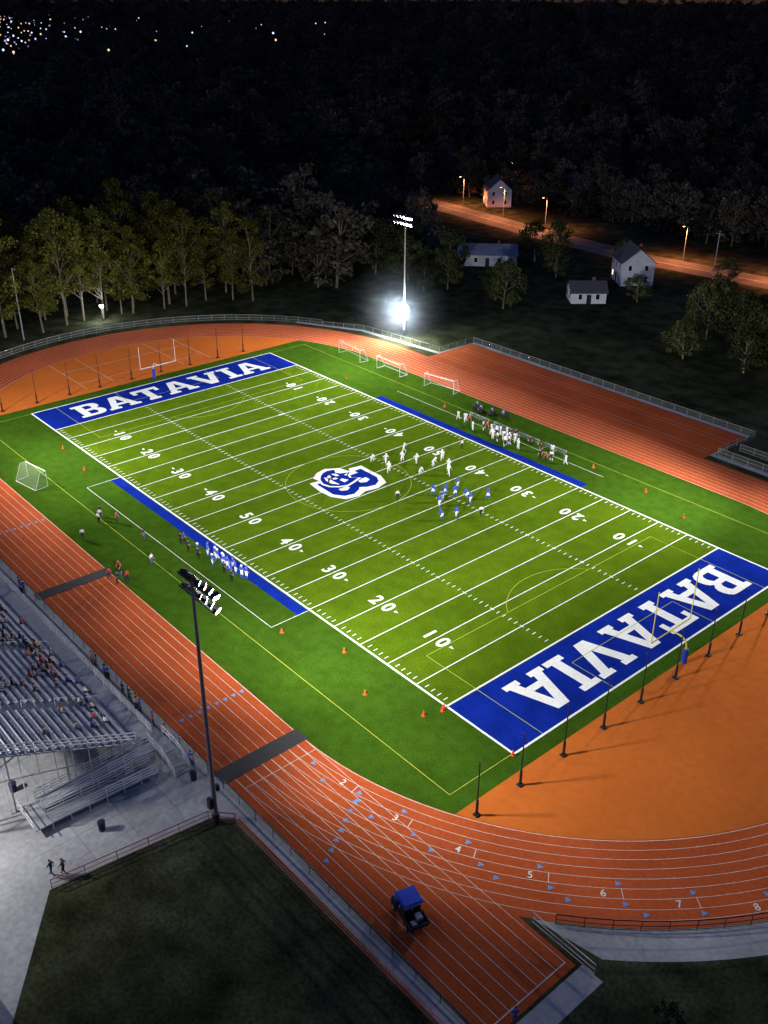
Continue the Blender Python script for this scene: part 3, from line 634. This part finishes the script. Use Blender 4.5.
# ------------------------------------------------------------- neighbourhood
M_sid=mat('white_siding',(.55,.57,.62),.7,noise=[(.8,.08,2)]); M_roof=mat('shingle',(.07,.07,.075),.9,noise=[(2,.25,3)]); M_roof2=mat('metal_roof',(.22,.24,.27),.7,noise=[(1,.2,3)])
M_brick=mat('brick',(.2,.08,.05),.9)
M_glass=mat('window_glass',(.01,.012,.016),.15); M_glow=mat('lit_window',(.5,.35,.15),emit=(1,.6,.25),es=3)
M_road=mat('asphalt',(.085,.08,.075),.9,noise=[(.3,.25,3)])
def house(name,x,y,rz,w,d,h,rh,roof=M_roof,lit=(),storeys=2):
    root=empty(name,(x,y,0),rz); mb=MB(); X,Yy=w/2,d/2
    mb.add([(-X,-Yy,0),(X,-Yy,0),(X,Yy,0),(-X,Yy,0),(-X,-Yy,h),(X,-Yy,h),(X,Yy,h),(-X,Yy,h),(-X,0,h+rh),(X,0,h+rh)],[(0,1,5,4),(2,3,7,6),(1,2,6,9,5),(3,0,4,8,7)],0); mb.out('walls',M_sid,root)
    mb=MB(); o=.4; sl=rh/Yy
    for s in(-1,1):
        a=[(-X-o,s*(Yy+o),h-o*sl+.05),(X+o,s*(Yy+o),h-o*sl+.05),(X+o,0,h+rh+.05),(-X-o,0,h+rh+.05)]
        mb.add(a+[(p,q,r+.15) for p,q,r in a],[(0,1,2,3),(7,6,5,4),(0,4,5,1),(1,5,6,2),(3,7,4,0)])
    mb.out('roof',roof,root)
    mb=MB(); n=max(2,int(w/3)); k=0
    for st in range(storeys):
        zc=1.6+st*2.7
        for i in range(n):
            xx=-X+w*(i+.5)/n
            for s in(-1,1):
                mb.box((xx,s*(Yy+.02),zc),(1.0,.08,1.4),2); mb.box((xx,s*(Yy+.05),zc),(.8,.06,1.2),1 if k in lit else 0); k+=1
        for yy in(-d/4,d/4):
            for s in(-1,1): mb.box((s*(X+.02),yy,zc),(.08,1.0,1.4),2); mb.box((s*(X+.05),yy,zc),(.06,.8,1.2),1 if k in lit else 0); k+=1
    mb.out('windows',[M_glass,M_glow,M_whitep],root)
    mb=MB(); mb.box((0,-Yy-.04,1.05),(1.0,.1,2.1)); mb.out('door',M_black,root)
    mb=MB(); mb.box((X*.4,.8,h+rh),(.6,.6,1.6)); mb.out('chimney',M_brick,root)
house('white_house',-42,124,math.radians(-38),9,8,5.6,3.2,lit=(0,))
house('white_garage',-38.5,102,math.radians(50),8,6,2.6,1.8,storeys=1)
house('white_house',-131,170,math.radians(-38),9,8,5.4,3.4,lit=(2,0))
house('long_white_building',-78,110,math.radians(45),15,8,3.0,1.8,M_roof2,storeys=1)
house('suburban_house',-128,222,math.radians(30),13,9,4.5,3,lit=(0,),storeys=1); house('suburban_house',-122,196,math.radians(70),10,8,4.5,3,lit=(1,),storeys=1)
house('suburban_house',-380,215,math.radians(70),14,9,4.5,3,lit=(1,2),storeys=1); house('garden_shed',-108,-18,0,6,4,2.6,1.3,storeys=1)
rd=[(-260,172),(-150,155),(-91,147.5),(-55,145),(-20,148.5),(60,158)]
mb=MB(); pathstrip(mb,rd,11,.006); mb.out('road',M_road)
mb=MB(); pathstrip(mb,rd,.15,.012); mb.out('road_centre_line',M_yelp)
M_sod=mat('sodium_lens',(1,.6,.3),emit=(1,.40,.10),es=18)
def streetlamp(x,y,rz=0,P=20000,h=9,col=(1,.30,.10)):
    root=empty('street_lamp',(x,y,0),rz); mb=MB(); mb.tube((0,0,0),(0,0,h),.11,.07,n=8); mb.tube((0,0,h),(0,-1.6,h+.3),.05); mb.box((0,-1.8,h+.28),(.35,.7,.16)); mb.box((0,-1.8,h+.16),(.3,.6,.06),1); mb.out('post',[M_steel,M_sod],root)
    l=D.lights.new('sodium_lamp','SPOT'); l.energy=P; l.color=col; l.shadow_soft_size=.25; l.spot_size=math.radians(150); l.spot_blend=.6; o=D.objects.new('street_lamp_light',l)
    o.location=(x+1.8*math.sin(rz),y-1.8*math.cos(rz),h-.1); link(o)
for a in((-46,152,0),(-18,154.5,0),(8,158,0),(-96,154,0),(-116,157,0),(-138,161,0),(-400,228,0),(-147,196,0,6000)): streetlamp(*a)
mb=MB(); mb.tube((0,0,0),(0,0,14.7),.16,.09,n=8); mb.tube((0,0,14.4),(.9,0,14.7),.05); mb.box((1.1,0,14.7),(.7,.3,.15)); mb.out('utility_pole',M_steel,loc=(-93.8,-9.3,0))
for (x,y) in((2,140),(-30,141)):
    mb=MB(); mb.tube((0,0,0),(0,0,12),.15,.1,n=8); mb.box((0,0,11.2),(2.2,.12,.12)); mb.out('utility_pole',M_steel,loc=(x,y,0))
root=empty('yard_lamp',(-95.5,9,0)); mb=MB(); mb.tube((0,0,0),(0,0,3.2),.08); mb.box((0,0,3.3),(.8,.3,.6)); mb.box((.2,-.19,3.3),(.8,.05,.6),1); mb.out('lamp',[M_dark,M_lamp],root,rz=math.radians(40))
l=D.lights.new('yard','POINT'); l.energy=1800; l.shadow_soft_size=.2; l.color=(.8,.88,1); o=D.objects.new('yard_lamp_light',l); o.location=(-94.8,8.2,3.2); link(o)
root=empty('plaza_lamp',(28,-73,0)); mb=MB(); mb.tube((0,0,0),(0,0,12),.12,.08,n=8); mb.tube((0,0,11.9),(1.2,.6,12.1),.05); mb.box((1.4,.7,12.1),(.7,.4,.18)); mb.box((1.4,.7,11.99),(.6,.3,.04),1); mb.out('post',[M_steel,M_lamp],root)
l=D.lights.new('plaza','SPOT'); l.energy=15000; l.shadow_soft_size=.3; l.spot_size=math.radians(155); l.spot_blend=.8; l.color=(1,.97,.95); o=D.objects.new('plaza_lamp_light',l); o.location=(29.5,-72.3,11.8); o.rotation_euler=(math.radians(25),0,math.radians(-30)); link(o)
mb=MB()
for i in range(190):
    px=random.choice([random.gauss(35,22),random.gauss(60,40),random.gauss(30,18),random.gauss(40,20),random.uniform(0,340)]); dist=random.uniform(850,1900)
    a=yaw+math.atan((384-px)/979); x=cam0[0]+dist*math.cos(a); y=cam0[1]+dist*math.sin(a); h=random.uniform(18,28); s=random.uniform(.3,1.0)
    mb.tube((x,y,0),(x,y,h),.1,m=2,n=4); mb.ell((x,y,h),(s,s,s),random.choice([0,1,1,0,3]),6,4)
mb.out('distant_city_lights',[mat('cool_bulb',(1,1,1),emit=(.6,.7,1),es=1.8),mat('warm_bulb',(1,1,1),emit=(1,.6,.3),es=1.4),M_dark,mat('dim_bulb',(1,1,1),emit=(.8,.6,1),es=.5)])
tree(treemesh('bush',2.2,.2,1.3,900,.12,33,16,M_bush,.06),80.5,-36.5,1,'bush'); tree(treemesh('bush2',3,.2,1.8,900,.14,34,16,M_bush,.06),66,-60,1,'bush')
house('ticket_booth',47.5,-73.5,math.radians(60),4,3,2.6,.9,M_roof,storeys=1)
# ------------------------------------------------------------- world, moon
w=D.worlds.new('World'); C.scene.world=w; w.use_nodes=True; n=w.node_tree; bg=n.nodes['Background']
sk=n.nodes.new('ShaderNodeTexSky'); sk.sky_type='NISHITA'; sk.sun_disc=False; sk.sun_elevation=math.radians(3); sk.sun_rotation=math.radians(200); sk.ozone_density=4
hs=n.nodes.new('ShaderNodeVectorMath'); hs.operation='MULTIPLY'; hs.inputs[1].default_value=(.85,.65,1.0)
n.links.new(sk.outputs[0],hs.inputs[0]); n.links.new(hs.outputs[0],bg.inputs['Color']); bg.inputs['Strength'].default_value=0.18
l=D.lights.new('Sun','SUN'); l.energy=.05; l.angle=math.radians(5); l.color=(.8,.75,1); o=D.objects.new('Sun',l); o.rotation_euler=(math.radians(50),0,math.radians(200)); link(o)
# ------------------------------------------------------------- camera
P=[100.0989,-79.9688,63.416,2.427,0.49,0.0048,978.9628]
ya,pi_,ro=P[3:6]; f=Vector((math.cos(ya)*math.cos(pi_),math.sin(ya)*math.cos(pi_),-math.sin(pi_))); r=Vector((math.sin(ya),-math.cos(ya),0)); u=r.cross(f)
r2=r*math.cos(ro)+u*math.sin(ro); u2=r2.cross(f)
cam=D.cameras.new('Camera'); cam.sensor_fit='HORIZONTAL'; cam.sensor_width=36; cam.lens=P[6]/768*36; cam.clip_end=12000; cam.clip_start=.5
co=D.objects.new('Camera',cam); co.matrix_world=Matrix(((r2.x,u2.x,-f.x,P[0]),(r2.y,u2.y,-f.y,P[1]),(r2.z,u2.z,-f.z,P[2]),(0,0,0,1))); link(co); C.scene.camera=co
C.scene.view_settings.view_transform='Standard'; C.scene.view_settings.look='None'; C.scene.view_settings.exposure=0
